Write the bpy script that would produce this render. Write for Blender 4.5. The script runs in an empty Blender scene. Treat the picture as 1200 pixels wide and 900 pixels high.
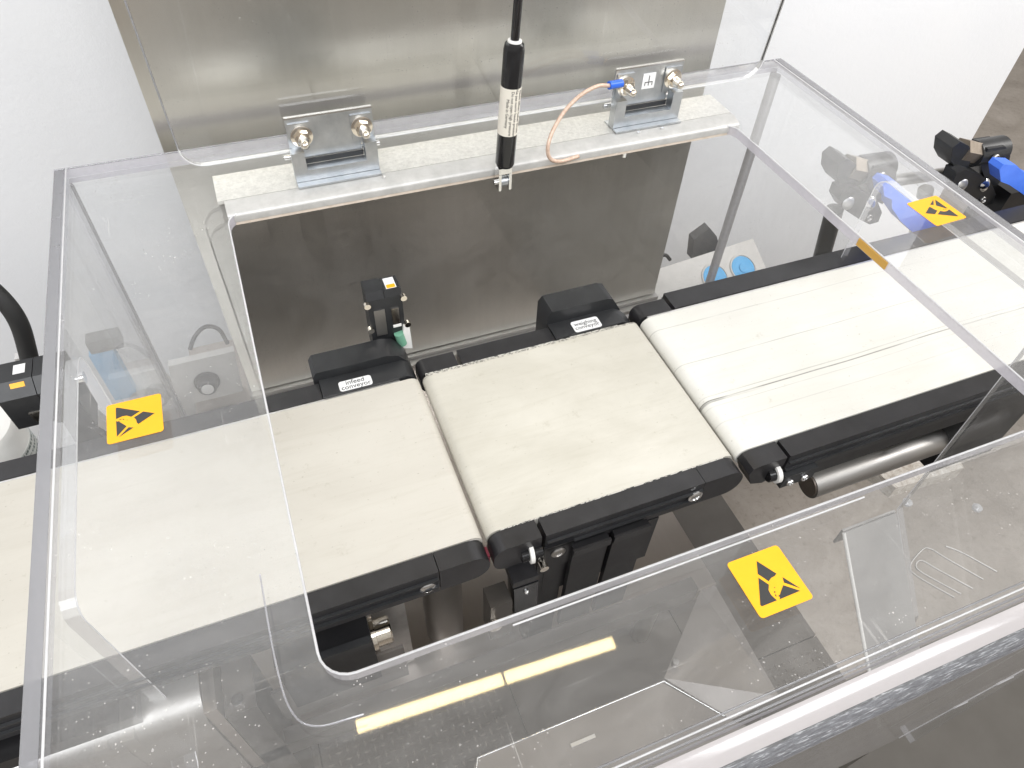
import bpy, bmesh, math, random
import numpy as np
from mathutils import Vector, Matrix
random.seed(4)
S = bpy.context.scene
C = S.collection
R3 = [[0.93150225, 0.24950462, -0.26467149], [-0.36196587, 0.70754641, -0.60692569], [0.0358366, 0.66115469, 0.74939323]]
CAM = Vector((0, 0, .56)); FPX = 828.606
# ------------------------------------------------------------------ camera, light, exposure
cd = bpy.data.cameras.new('camera'); cam = bpy.data.objects.new('camera', cd); C.objects.link(cam)
cam.matrix_world = Matrix.Translation(CAM) @ Matrix(R3).to_4x4()
cd.sensor_width = 36; cd.lens = FPX / 1200 * 36; cd.clip_start = .01; cd.clip_end = 100
S.camera = cam
W = bpy.data.worlds.new('World'); S.world = W; W.use_nodes = True
bg = W.node_tree.nodes['Background']; bg.inputs[0].default_value = (1, .955, .905, 1); bg.inputs[1].default_value = .60
S.view_settings.view_transform = 'Standard'; S.view_settings.look = 'None'; S.view_settings.gamma = 1
S.view_settings.exposure = -.06
S.cycles.max_bounces = 16; S.cycles.transparent_max_bounces = 40; S.cycles.glossy_bounces = 6; S.cycles.diffuse_bounces = 4
S.cycles.sample_clamp_indirect = 4; S.cycles.use_denoising = True
def area(name, loc, target, sx, sy, power, col):
    l = bpy.data.lights.new(name, 'AREA'); l.shape = 'RECTANGLE'; l.size = sx; l.size_y = sy; l.energy = power; l.color = col
    o = bpy.data.objects.new(name, l); C.objects.link(o); o.location = loc
    o.rotation_euler = (Vector(target) - Vector(loc)).to_track_quat('-Z', 'Y').to_euler(); return o
# fluorescent batten over the machine (its two tubes mirror in the front of the hood)
for x, w, pw in ((.117, .535, 1.35), (.612, .435, 1.1)):
    o = area('ceiling_tube', (x, .833 - .048 * (x - .117), 2.4), (x, .833 - .048 * (x - .117), 0), w, .044, pw, (1, .78, .38))
    o.rotation_euler = (math.pi, math.pi, 0) if False else (0, 0, -.048)
# added fill lights, no fixture seen, to wash the wall and brighten the right
area('right_fill', (2.9, -.25, 1.9), (.9, .45, 0), 1.1, .8, 58, (1, .98, .95))
area('wall_fill', (-.7, -.8, 1.75), (-.3, 1.05, .5), 2.4, .8, 54, (.95, .975, 1))
area('wall_fill', (1.3, -.8, 1.75), (1.2, 1.05, .2), 1.0, .8, 17, (.95, .975, 1))

# ------------------------------------------------------------------ materials
def mat(name, col=(.5, .5, .5), rough=.5, metal=0, spec=.5):
    m = bpy.data.materials.new(name); m.use_nodes = True
    b = m.node_tree.nodes['Principled BSDF']
    b.inputs['Base Color'].default_value = (*col, 1); b.inputs['Roughness'].default_value = rough
    b.inputs['Metallic'].default_value = metal; b.inputs['Specular IOR Level'].default_value = spec
    return m
class N:
    def __init__(s, m): s.t = m.node_tree; s.n = s.t.nodes; s.b = s.n.get('Principled BSDF')
    def add(s, typ, **k):
        n = s.n.new(typ)
        for a, v in k.items(): setattr(n, a, v)
        return n
    def link(s, a, b): s.t.links.new(a, b)
    def coord(s, scale=(1, 1, 1), rot=(0, 0, 0)):
        tc = s.add('ShaderNodeNewGeometry'); mp = s.add('ShaderNodeMapping'); mp.inputs['Scale'].default_value = scale; mp.inputs['Rotation'].default_value = rot
        s.link(tc.outputs['Position'], mp.inputs[0]); return mp.outputs[0]
    def noise(s, scale=5, detail=4, rough=.6, v=None, dist=0):
        n = s.add('ShaderNodeTexNoise'); n.inputs['Scale'].default_value = scale; n.inputs['Detail'].default_value = detail; n.inputs['Roughness'].default_value = rough
        n.inputs['Distortion'].default_value = dist
        s.link(v if v else s.coord(), n.inputs['Vector']); return n.outputs['Fac']
    def ramp(s, f, stops):
        r = s.add('ShaderNodeValToRGB'); e = r.color_ramp.elements
        while len(e) < len(stops): e.new(.5)
        for i, (p, c) in enumerate(stops):
            e[i].position = p; e[i].color = (*c, 1) if len(c) == 3 else c
        s.link(f, r.inputs[0]); return r.outputs[0]
    def math(s, op, a, b=None, clamp=False):
        n = s.add('ShaderNodeMath', operation=op, use_clamp=clamp)
        for i, v in enumerate((a, b)):
            if v is None: continue
            if isinstance(v, (int, float)): n.inputs[i].default_value = v
            else: s.link(v, n.inputs[i])
        return n.outputs[0]
    def mix(s, f, a, b, blend='MIX'):
        n = s.add('ShaderNodeMix', data_type='RGBA', blend_type=blend)
        for i, v in ((0, f), (6, a), (7, b)):
            if isinstance(v, (int, float)): n.inputs[i].default_value = v
            elif isinstance(v, tuple): n.inputs[i].default_value = (*v, 1)
            else: s.link(v, n.inputs[i])
        return n.outputs[2]
    def bump(s, h, strength=.2, dist=.001):
        b = s.add('ShaderNodeBump'); b.inputs['Strength'].default_value = strength; b.inputs['Distance'].default_value = dist
        s.link(h, b.inputs['Height']); s.link(b.outputs[0], s.b.inputs['Normal'])
    def color(s, c): s.link(c, s.b.inputs['Base Color'])
    def rough(s, f, lo, hi):
        m = s.add('ShaderNodeMapRange'); m.inputs[3].default_value = lo; m.inputs[4].default_value = hi
        s.link(f, m.inputs[0]); s.link(m.outputs[0], s.b.inputs['Roughness'])
    def xyz(s):
        g = s.add('ShaderNodeNewGeometry'); x = s.add('ShaderNodeSeparateXYZ'); s.link(g.outputs['Position'], x.inputs[0]); return x.outputs

def worn(name, col, col2, rough=.5, metal=0, scale=30, r=(.0, .15), bump=.1, st=(1, 1, 1), bs=200):
    m = mat(name, col, rough, metal); n = N(m)
    f = n.noise(scale, 5, .65, n.coord(st)); n.color(n.ramp(f, [(.3, col), (.7, col2)]))
    f2 = n.noise(scale * 2.3, 4, .6, n.coord(st)); n.rough(f2, rough + r[0], rough + r[1])
    if bump: n.bump(n.noise(bs, 3, .6), bump, .0006)
    return m
M = {}
M['black'] = worn('black_anodised', (.007, .007, .008), (.013, .0125, .0135), .30, 0, 25, bump=.06, bs=900)
M['black_top'] = worn('black_worn', (.013, .0125, .0135), (.026, .025, .027), .26, 0, 30, bump=.08, bs=700)
M['black_plastic'] = worn('black_plastic', (.013, .0135, .015), (.026, .027, .029), .33, 0, 18, bump=.15, bs=1200)
M['black_gloss'] = mat('black_gloss', (.012, .012, .013), .16)
M['rod'] = mat('black_chrome_rod', (.09, .09, .095), .14, 1)
M['zinc'] = worn('zinc_plate', (.45, .475, .50), (.62, .635, .65), .27, 1, 45, r=(0, .2), bump=.12, bs=300)
M['nickel'] = mat('nickel_nut', (.80, .74, .65), .13, 1)
M['chrome'] = mat('chrome', (.8, .8, .8), .12, 1)
M['alu'] = worn('aluminium', (.62, .61, .60), (.78, .77, .76), .34, 1, 60, bump=.1)
M['blue'] = worn('blue_plastic', (.05, .16, .72), (.07, .20, .80), .42, 0, 40, bump=.05)
M['blue2'] = worn('blue_button', (.10, .42, .78), (.14, .48, .84), .5, 0, 60, bump=.05)
M['white_label'] = mat('label_white', (.78, .78, .78), .35)
M['ink'] = mat('ink', (.03, .03, .03), .5)
M['yellow'] = worn('sticker_yellow', (.88, .40, .006), (.90, .43, .008), .35, 0, 80, bump=.0)
M['sinkm'] = mat('sticker_black', (.035, .035, .035), .4)
M['white_plastic'] = mat('white_plastic', (.8, .79, .76), .4)
M['grey_box'] = worn('grey_box', (.60, .585, .56), (.66, .64, .615), .5, 0, 60, bump=.1)
M['green'] = mat('green_cable', (.16, .36, .25), .4)
M['red'] = mat('magenta_plastic', (.25, .02, .05), .4)
M['copper'] = worn('copper_cable', (.46, .31, .23), (.68, .52, .42), .32, .2, 300, bump=.3, bs=1500)
M['crimp'] = mat('crimp_blue', (.02, .12, .62), .35)
M['rubber2'] = mat('grey_rubber', (.09, .09, .092), .5)
M['rubber'] = mat('rubber', (.02, .02, .02), .55)

def steel(name, a, b, rough, streak=(60, 60, 1.2), strength=.15, aniso=.5, metal=1.0):
    m = mat(name, a, rough, metal); n = N(m)
    f = n.noise(1, 6, .7, n.coord(streak)); big = n.noise(3.0, 4, .55, n.coord((.35, .35, 2.2) if streak[2] < streak[0] else (1, 1, 1)), .3)
    c = n.ramp(big, [(.3, a), (.7, b)])  # column's broad bands put soft reflections into its colour
    g = n.ramp(f, [(.3, (.93, .93, .93)), (.75, (1, 1, 1))])
    n.color(n.mix(1.0, c, g, 'MULTIPLY')); n.rough(big, rough - .02, rough + .07)
    f3 = n.noise(1, 3, .6, n.coord((streak[0] * 12, streak[1] * 12, streak[2] * 3)))
    n.bump(f3, strength, .0004); n.b.inputs['Anisotropic'].default_value = aniso
    return m
M['column'] = steel('column_steel', (.65, .63, .575), (.74, .72, .665), .29, strength=.06)
M['deck'] = steel('deck_steel', (.46, .41, .37), (.58, .52, .475), .33, (60, 2, 60), .1)
M['chute'] = steel('chute_steel', (.46, .45, .44), (.54, .53, .52), .32, (2, 60, 60), .1, metal=.6)
M['steel'] = steel('plain_steel', (.42, .405, .385), (.54, .52, .50), .42, (2, 60, 60), .1)
M['tray'] = steel('tray_steel', (.20, .182, .168), (.24, .22, .205), .34, (60, 2, 60), .05, metal=.35)
M['foil'] = worn('foil_tape', (.58, .57, .545), (.76, .75, .72), .34, .7, 260, r=(0, .25), bump=.5, bs=700)

# belts
def belt_mat(name, a, b, streaks, edge, lines=()):
    m = mat(name, a, .55); n = N(m)
    f = n.noise(9, 6, .65, n.coord((.5, 1.2, 1)), .5); c = n.ramp(f, [(.32, a), (.68, b)])
    s = n.noise(1, 6, .75, n.coord((9, 110, 6)), .8); c = n.mix(streaks, c, n.ramp(s, [(.25, (.62, .58, .48)), (.5, (1, 1, 1))]), 'MULTIPLY')
    d = n.noise(60, 5, .8); c = n.mix(.55, c, n.ramp(d, [(.24, (.6, .57, .48)), (.40, (1, 1, 1))]), 'MULTIPLY')
    sp = n.noise(420, 2, .5, n.coord((.6, 1, 1))); c = n.mix(.6, c, n.ramp(sp, [(.22, (.45, .43, .36)), (.30, (1, 1, 1))]), 'MULTIPLY')
    x, y, z = n.xyz()
    if edge:   # frayed blackened edges
        e = n.noise(1, 3, .7, n.coord((300, 420, 1), (0, 0, .7)), 1.2)
        for y0, sg in ((.2949, -1), (.4942, 1)):
            dd = n.math('MULTIPLY', n.math('SUBTRACT', y, y0), sg * 700.0)
            k = n.math('MULTIPLY', n.math('ADD', dd, .6, True), n.ramp(e, [(.48, (0, 0, 0)), (.52, (1, 1, 1))]))
            c = n.mix(n.math('MULTIPLY', k, .75), c, (.07, .065, .06))
    wob = n.math('MULTIPLY', n.noise(4, 2, .5), .006)
    for y0, x0, w, dark, length in lines:
        yy = n.math('ABSOLUTE', n.math('SUBTRACT', n.math('ADD', y, wob), y0 + .003))
        k = n.math('SUBTRACT', 1.0, n.math('MULTIPLY', yy, 1.0 / w), True)
        brk = n.noise(1, 3, .7, n.coord((18, 300, 1))); k = n.math('MULTIPLY', k, n.ramp(brk, [(.35, (.25, .25, .25)), (.55, (1, 1, 1))]))
        k = n.math('MULTIPLY', k, n.math('SUBTRACT', 1.0, n.math('MULTIPLY', n.math('SUBTRACT', x, x0), 1.0 / length, True), True))
        c = n.mix(n.math('MULTIPLY', k, dark), c, (.10, .095, .085))
    n.color(c); n.bump(n.noise(900, 2, .5), .08, .0004); n.rough(f, .45, .6); return m
M['belt_in'] = belt_mat('belt_infeed', (.495, .468, .415), (.56, .535, .48), .2, False)
M['belt_w'] = belt_mat('belt_weigh', (.475, .452, .39), (.585, .562, .50), .18, True)
M['belt_out'] = belt_mat('belt_outfeed', (.64, .625, .575), (.71, .70, .66), .14, False,
    ((.3625, .36, .0012, 1.0, 1.6), (.3605, .36, .0018, 1.0, .10), (.368, .36, .0009, .5, 1.4), (.354, .36, .0008, .3, 1.2), (.474, .36, .0010, .4, .8), (.417, .50, .0009, .5, .6), (.333, .42, .0010, .25, .9)))

# acrylic: clear sheet, thin dust film, hair scratches; haze partly stands for reflected light
def acrylic(name, tint=(.965, .97, .975), milky=.03, dust=.35, rough=.012, gl=1.0):
    m = bpy.data.materials.new(name); m.use_nodes = True; n = N(m); n.n.remove(n.b)
    out = n.n['Material Output']
    tr = n.add('ShaderNodeBsdfTransparent'); tr.inputs[0].default_value = (*tint, 1)
    go = n.add('ShaderNodeBsdfGlossy'); go.inputs['Color'].default_value = (1, 1, 1, 1); go.inputs['Roughness'].default_value = rough
    fr = n.add('ShaderNodeFresnel'); fr.inputs[0].default_value = 1.49
    geo = n.add('ShaderNodeNewGeometry')
    # the same reflectance from either side of a face
    nrm = n.add('ShaderNodeVectorMath', operation='SCALE'); n.link(geo.outputs['Normal'], nrm.inputs[0]); nrm.inputs[3].default_value = 1
    lw = n.add('ShaderNodeLayerWeight'); lw.inputs[0].default_value = .5
    f = n.math('ADD', n.math('MULTIPLY', n.math('POWER', lw.outputs['Facing'], 5.0), .96), .04 * gl)
    mx = n.add('ShaderNodeMixShader'); n.link(f, mx.inputs[0]); n.link(tr.outputs[0], mx.inputs[1]); n.link(go.outputs[0], mx.inputs[2])
    df = n.add('ShaderNodeBsdfDiffuse'); df.inputs[0].default_value = (.9, .87, .83, 1)
    smear = n.noise(11, 5, .7, n.coord((1, 2.4, 1), (0, 0, .4)), 1.5)
    sm = n.math('MULTIPLY', n.ramp(smear, [(.35, (.35, .35, .35)), (.75, (1, 1, 1))]), milky)
    v = n.add('ShaderNodeTexVoronoi'); v.inputs['Scale'].default_value = 190; n.link(n.coord(), v.inputs[0])
    gate = n.ramp(n.noise(14, 3, .6), [(.42, (0, 0, 0)), (.60, (1, 1, 1))])
    sz = n.add('ShaderNodeSeparateColor'); n.link(v.outputs['Color'], sz.inputs[0])
    r = n.math('MULTIPLY', n.math('POWER', sz.outputs[0], 5.0), .14)
    spot = n.math('MULTIPLY', n.math('LESS_THAN', v.outputs['Distance'], r), gate)
    v2 = n.add('ShaderNodeTexVoronoi'); v2.inputs['Scale'].default_value = 420; n.link(n.coord(), v2.inputs[0])
    sz2 = n.add('ShaderNodeSeparateColor'); n.link(v2.outputs['Color'], sz2.inputs[0])
    spot = n.math('ADD', spot, n.math('MULTIPLY', n.math('LESS_THAN', v2.outputs['Distance'], n.math('MULTIPLY', n.math('POWER', sz2.outputs[1], 4.0), .22)), gate), True)
    scr = n.noise(1, 2, .5, n.coord((260, 9, 9), (0, 0, .5)))
    scr = n.math('MULTIPLY', n.ramp(scr, [(.735, (0, 0, 0)), (.77, (1, 1, 1))]), .35)
    scr2 = n.noise(1, 2, .5, n.coord((9, 330, 330), (0, 0, .9)))
    scr2 = n.math('MULTIPLY', n.ramp(scr2, [(.745, (0, 0, 0)), (.78, (1, 1, 1))]), .3)
    tot = n.math('ADD', sm, n.math('MULTIPLY', n.math('ADD', n.math('ADD', spot, scr), scr2), dust), True)
    m2 = n.add('ShaderNodeMixShader'); n.link(tot, m2.inputs[0]); n.link(mx.outputs[0], m2.inputs[1]); n.link(df.outputs[0], m2.inputs[2])
    n.link(m2.outputs[0], out.inputs[0]); return m
def acrylic_edge(name, col=(.78, .78, .82), k=.62, rough=.08, flat=False):
    m = bpy.data.materials.new(name); m.use_nodes = True; n = N(m); n.n.remove(n.b)
    out = n.n['Material Output']
    tr = n.add('ShaderNodeBsdfTransparent'); tr.inputs[0].default_value = (.9, .9, .93, 1)
    df = n.add('ShaderNodeBsdfTranslucent'); df.inputs[0].default_value = (*col, 1)
    d2 = n.add('ShaderNodeBsdfDiffuse'); d2.inputs[0].default_value = (*col, 1)
    a = n.add('ShaderNodeMixShader'); a.inputs[0].default_value = .6; n.link(df.outputs[0], a.inputs[1]); n.link(d2.outputs[0], a.inputs[2])
    b = n.add('ShaderNodeMixShader'); f = n.noise(40, 4, .7, n.coord((1, 1, 1)))
    n.link(n.math('MULTIPLY', n.ramp(f, [(.3, (.95,) * 3 if flat else (.75,) * 3), (.7, (1, 1, 1))]), k), b.inputs[0])
    n.link(tr.outputs[0], b.inputs[1]); n.link(a.outputs[0], b.inputs[2])
    go = n.add('ShaderNodeBsdfGlossy'); go.inputs['Roughness'].default_value = rough
    c = n.add('ShaderNodeMixShader'); lw = n.add('ShaderNodeLayerWeight'); lw.inputs[0].default_value = .35
    n.link(n.math('ADD', n.math('MULTIPLY', lw.outputs['Fresnel'], .5), .06), c.inputs[0]); n.link(b.outputs[0], c.inputs[1]); n.link(go.outputs[0], c.inputs[2])
    n.link(c.outputs[0], out.inputs[0]); return m
M['acrylic'] = acrylic('acrylic_sheet', rough=.022, milky=.065, gl=1.4)
M['acrylic_side'] = acrylic('acrylic_side', milky=.06, dust=.25)
M['acrylic_lid'] = acrylic('acrylic_lid', milky=.03, dust=.4)
M['aedge'] = acrylic_edge('acrylic_edge', (.60, .58, .63), .92)
M['aedge_soft'] = acrylic_edge('acrylic_edge_soft', (.75, .75, .78), .28)
M['aedge_dark'] = acrylic_edge('acrylic_edge_grey', (.42, .42, .43), .48, .08, True)
M['aedge_lt'] = acrylic_edge('acrylic_edge_light', (.95, .95, .96), .8)
M['bend'] = acrylic_edge('acrylic_bend', (.66, .625, .625), .9, .12, True)  # ceiling reflection along the bend put into its pale milky colour

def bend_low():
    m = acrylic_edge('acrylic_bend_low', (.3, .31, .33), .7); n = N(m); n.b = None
    f = n.noise(1, 4, .7, n.coord((110, 900, 900), (0, .35, 0)), .3); c = n.ramp(f, [(.42, (.20, .21, .22)), (.56, (.34, .36, .38)), (.66, (.95, .97, 1))])  # glitter of inner reflections painted as pale streaks
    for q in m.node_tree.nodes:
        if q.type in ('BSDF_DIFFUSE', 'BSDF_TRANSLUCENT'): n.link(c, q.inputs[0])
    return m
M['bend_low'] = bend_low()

m = mat('wall_paint', (.86, .86, .87), .5); n = N(m)
n.color(n.ramp(n.noise(2.5, 3, .6), [(.3, (.86, .87, .895)), (.7, (.90, .905, .92))])); f = n.noise(130, 4, .65); n.bump(f, .22, .0025); M['wall'] = m
m = mat('floor_concrete', (.3, .26, .22), .45); n = N(m)
c = n.ramp(n.noise(5, 8, .7, None, .8), [(.3, (.23, .20, .17)), (.5, (.295, .26, .225)), (.72, (.37, .33, .295))])
c = n.mix(.7, c, n.ramp(n.noise(60, 5, .75), [(.28, (.5, .47, .43)), (.45, (1, 1, 1)), (.7, (1.1, 1.1, 1.1))]), 'MULTIPLY')
n.color(c); n.bump(n.noise(40, 6, .7), .3, .003); M['floor'] = m
m = mat('diamond_tread', (.3, .27, .24), .42, .55); n = N(m)
n.color(n.ramp(n.noise(12, 5, .7), [(.3, (.12, .105, .09)), (.7, (.19, .17, .15))])); n.bump(n.noise(300, 4, .6), .2, .001); M['tread'] = m
m = mat('smooth_plate', (.3, .28, .26), .38, .5); n = N(m)
n.color(n.ramp(n.noise(7, 6, .7), [(.3, (.085, .076, .067)), (.7, (.115, .104, .093))])); n.rough(n.noise(20), .3, .5); M['plate'] = m
m = mat('pale_stone', (.6, .55, .48), .6); n = N(m)
n.color(n.ramp(n.noise(45, 8, .75, None, 1.5), [(.3, (.28, .22, .17)), (.45, (.55, .49, .42)), (.65, (.80, .76, .70))])); n.bump(n.noise(90, 5, .7), .5, .002); M['stone'] = m
M['glint'] = mat('sticker_glint', (.62, .36, .08), .3)
M['dull'] = worn('dull_floor_plate', (.088, .080, .070), (.10, .091, .080), .6, 0, 12, bump=.05)
m = mat('motor_label', (.72, .72, .68), .35); n = N(m)
x, y, z = n.xyz()
ln = n.math('GREATER_THAN', n.math('SINE', n.math('MULTIPLY', z, 900.0)), .2)
wd = n.ramp(n.noise(1, 3, .8, n.coord((420, 420, 60))), [(.47, (0, 0, 0)), (.5, (1, 1, 1))])
n.color(n.mix(n.math('MULTIPLY', ln, wd), (.66, .68, .66), (.12, .16, .15))); M['mlabel'] = m

# ------------------------------------------------------------------ building helpers
def thing(name, label, cat, loc=(0, 0, 0), group=None):
    o = bpy.data.objects.new(name, None); C.objects.link(o); o.location = loc; o.empty_display_size = .02
    o['label'] = label; o['category'] = cat
    if group: o['group'] = group
    return o
def tag(o, label, cat, group=None):
    o['label'] = label; o['category'] = cat
    if group: o['group'] = group
    return o
def root_loc(p):
    while p.parent: p = p.parent
    return p.location.copy()
def fin(name, bm, m, parent=None, smooth=False, bevel=0, seg=2, label=None):
    if bevel:
        es = [e for e in bm.edges if len(e.link_faces) == 2 and e.calc_face_angle(0) > .5]
        bmesh.ops.bevel(bm, geom=es, offset=bevel, segments=seg, profile=.5, affect='EDGES', clamp_overlap=True)
    bmesh.ops.recalc_face_normals(bm, faces=bm.faces)
    me = bpy.data.meshes.new(name)
    if parent is not None: bmesh.ops.translate(bm, verts=bm.verts, vec=-root_loc(parent))
    bm.to_mesh(me); bm.free()
    for q in (m if isinstance(m, (list, tuple)) else [m]): me.materials.append(q)
    if smooth:
        for p in me.polygons: p.use_smooth = True
        try: me.set_sharp_from_angle(angle=math.radians(smooth if smooth > 1 else 35))
        except Exception: pass
    o = bpy.data.objects.new(name, me); C.objects.link(o)
    if parent is not None: o.parent = parent
    if label: o['label'] = label
    return o
def addbox(bm, x0, x1, y0, y1, z0, z1):
    v = [bm.verts.new(p) for p in ((x0, y0, z0), (x1, y0, z0), (x1, y1, z0), (x0, y1, z0), (x0, y0, z1), (x1, y0, z1), (x1, y1, z1), (x0, y1, z1))]
    for f in ((0, 3, 2, 1), (4, 5, 6, 7), (0, 1, 5, 4), (1, 2, 6, 5), (2, 3, 7, 6), (3, 0, 4, 7)): bm.faces.new([v[i] for i in f])
    return v
def box(name, m, parent, x0, x1, y0, y1, z0, z1, bevel=.001, smooth=True, label=None, seg=2):
    bm = bmesh.new(); addbox(bm, x0, x1, y0, y1, z0, z1); return fin(name, bm, m, parent, smooth, bevel, seg, label)
def prism(name, m, parent, pts, axis, a0, a1, bevel=0, smooth=True, label=None, seg=2):
    """2-D outline pts extruded along axis; pts are the two other coordinates in xyz order"""
    bm = bmesh.new(); rings = []
    for a in (a0, a1):
        r = []
        for p in pts:
            q = list(p); q.insert(axis, a); r.append(bm.verts.new(q))
        rings.append(r)
    k = len(pts); bm.faces.new(rings[0]); bm.faces.new(rings[1][::-1])
    for i in range(k): bm.faces.new([rings[0][i], rings[0][(i + 1) % k], rings[1][(i + 1) % k], rings[1][i]])
    return fin(name, bm, m, parent, smooth, bevel, seg, label)
def addcyl(bm, p0, p1, r0, r1=None, seg=24, cap=True):
    r1 = r0 if r1 is None else r1
    p0, p1 = Vector(p0), Vector(p1); d = (p1 - p0).normalized(); a = d.orthogonal().normalized(); b = d.cross(a)
    R = [[bm.verts.new(p + (a * math.cos(t) + b * math.sin(t)) * r) for t in [2 * math.pi * i / seg for i in range(seg)]] for p, r in ((p0, r0), (p1, r1))]
    for i in range(seg): bm.faces.new([R[0][i], R[0][(i + 1) % seg], R[1][(i + 1) % seg], R[1][i]])
    if cap: bm.faces.new(R[0][::-1]); bm.faces.new(R[1])
def cyl(name, m, parent, p0, p1, r, seg=28, r1=None, bevel=0, label=None):
    bm = bmesh.new(); addcyl(bm, p0, p1, r, r1, seg); return fin(name, bm, m, parent, True, bevel, 2, label)
def lathe(name, m, parent, p0, axis, prof, seg=28, label=None):
    bm = bmesh.new(); d = Vector(axis).normalized(); a = d.orthogonal().normalized(); b = d.cross(a); p0 = Vector(p0); R = []
    for h, r in prof: R.append([bm.verts.new(p0 + d * h + (a * math.cos(t) + b * math.sin(t)) * max(r, 1e-5)) for t in [2 * math.pi * i / seg for i in range(seg)]])
    for u, v in zip(R, R[1:]):
        for i in range(seg): bm.faces.new([u[i], u[(i + 1) % seg], v[(i + 1) % seg], v[i]])
    bm.faces.new(R[0][::-1]); bm.faces.new(R[-1]); return fin(name, bm, m, parent, True, 0, 2, label)
def catmull(P, n=8):
    P = [Vector(p) for p in P]; Q = [P[0] * 2 - P[1]] + P + [P[-1] * 2 - P[-2]]; out = []
    for i in range(1, len(Q) - 2):
        for k in range(n):
            t = k / n; a, b, c, d = Q[i - 1:i + 3]
            out.append(.5 * ((2 * b) + (c - a) * t + (2 * a - 5 * b + 4 * c - d) * t * t + (3 * b - a - 3 * c + d) * t ** 3))
    return out + [P[-1]]
def tube(name, m, parent, P, r, seg=12, n=8, smoothp=True, label=None):
    P = catmull(P, n) if smoothp else [Vector(p) for p in P]; bm = bmesh.new(); R = []; up = Vector((.1, .2, .97))
    for i, p in enumerate(P):
        d = (P[min(i + 1, len(P) - 1)] - P[max(i - 1, 0)]).normalized(); a = (up - d * up.dot(d))
        if a.length < 1e-3: a = d.orthogonal()
        a.normalize(); up = a; b = d.cross(a)
        R.append([bm.verts.new(p + (a * math.cos(t) + b * math.sin(t)) * r) for t in [2 * math.pi * k / seg for k in range(seg)]])
    for u, v in zip(R, R[1:]):
        for i in range(seg): bm.faces.new([u[i], u[(i + 1) % seg], v[(i + 1) % seg], v[i]])
    bm.faces.new(R[0][::-1]); bm.faces.new(R[-1]); return fin(name, bm, m, parent, 60, 0, 2, label)
def slab(name, m, parent, pts, t, bevel=0, label=None):
    """flat polygon of 3-D points given thickness t against its normal"""
    P = [Vector(p) for p in pts]; nrm = (P[1] - P[0]).cross(P[2] - P[0]).normalized(); bm = bmesh.new()
    A = [bm.verts.new(p) for p in P]; B = [bm.verts.new(p - nrm * t) for p in P]; k = len(P)
    bm.faces.new(A); bm.faces.new(B[::-1])
    for i in range(k): bm.faces.new([A[i], A[(i + 1) % k], B[(i + 1) % k], B[i]])
    return fin(name, bm, m, parent, True, bevel, 2, label)
def rrect(x0, x1, y0, y1, r, n=6):
    out = []
    for cx, cy, a in ((x1 - r, y1 - r, 0), (x0 + r, y1 - r, 90), (x0 + r, y0 + r, 180), (x1 - r, y0 + r, 270)):
        for k in range(n + 1):
            t = math.radians(a + 90 * k / n); out.append((cx + r * math.cos(t), cy + r * math.sin(t)))
    return out
def text(name, s, m, parent, size, mw, align='CENTER', extr=.00008, space=1.0):
    cu = bpy.data.curves.new(name, 'FONT'); cu.body = s; cu.size = size; cu.align_x = align; cu.align_y = 'CENTER'; cu.extrude = extr; cu.space_line = space; cu.resolution_u = 3
    t = bpy.data.objects.new(name, cu); C.objects.link(t)
    dg = bpy.context.evaluated_depsgraph_get(); dg.update(); me = bpy.data.meshes.new_from_object(t.evaluated_get(dg)); bpy.data.objects.remove(t)
    me.transform(mw); me.transform(Matrix.Translation(-root_loc(parent))); me.materials.clear(); me.materials.append(m)
    o = bpy.data.objects.new(name, me); C.objects.link(o); o.parent = parent; return o
def frame(o, x, y):
    """matrix: text x along x, text up along y, at o"""
    x = Vector(x).normalized(); y = Vector(y).normalized(); z = x.cross(y)
    return Matrix.Translation(o) @ Matrix((x, y, z)).transposed().to_4x4()
def copy_tree(o, parent=None):
    c = o.copy(); C.objects.link(c)
    if parent is not None: c.parent = parent
    for ch in [q for q in bpy.data.objects if q.parent == o]: copy_tree(ch, c)
    return c
def atz(px, py, z):
    r = Vector((R3[i][0] * (px - 600) - R3[i][1] * (py - 450) - R3[i][2] * FPX for i in range(3))); return CAM + r * ((z - CAM.z) / r.z)
def at(px, py, y):
    r = Vector((R3[i][0] * (px - 600) - R3[i][1] * (py - 450) - R3[i][2] * FPX for i in range(3))); t = (y - CAM.y) / r.y; p = CAM + r * t; return p
def struct(o): o['kind'] = 'structure'; return o

# ------------------------------------------------------------------ setting
bm = bmesh.new(); v = [bm.verts.new(p) for p in ((-8, -8, -.9), (9, -8, -.9), (9, 9, -.9), (-8, 9, -.9))]; bm.faces.new(v)
struct(fin('floor', bm, M['floor']))
struct(box('wall', M['wall'], None, -5, 1.63, 1.05, 1.15, -.9, 3.2, .002))

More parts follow.
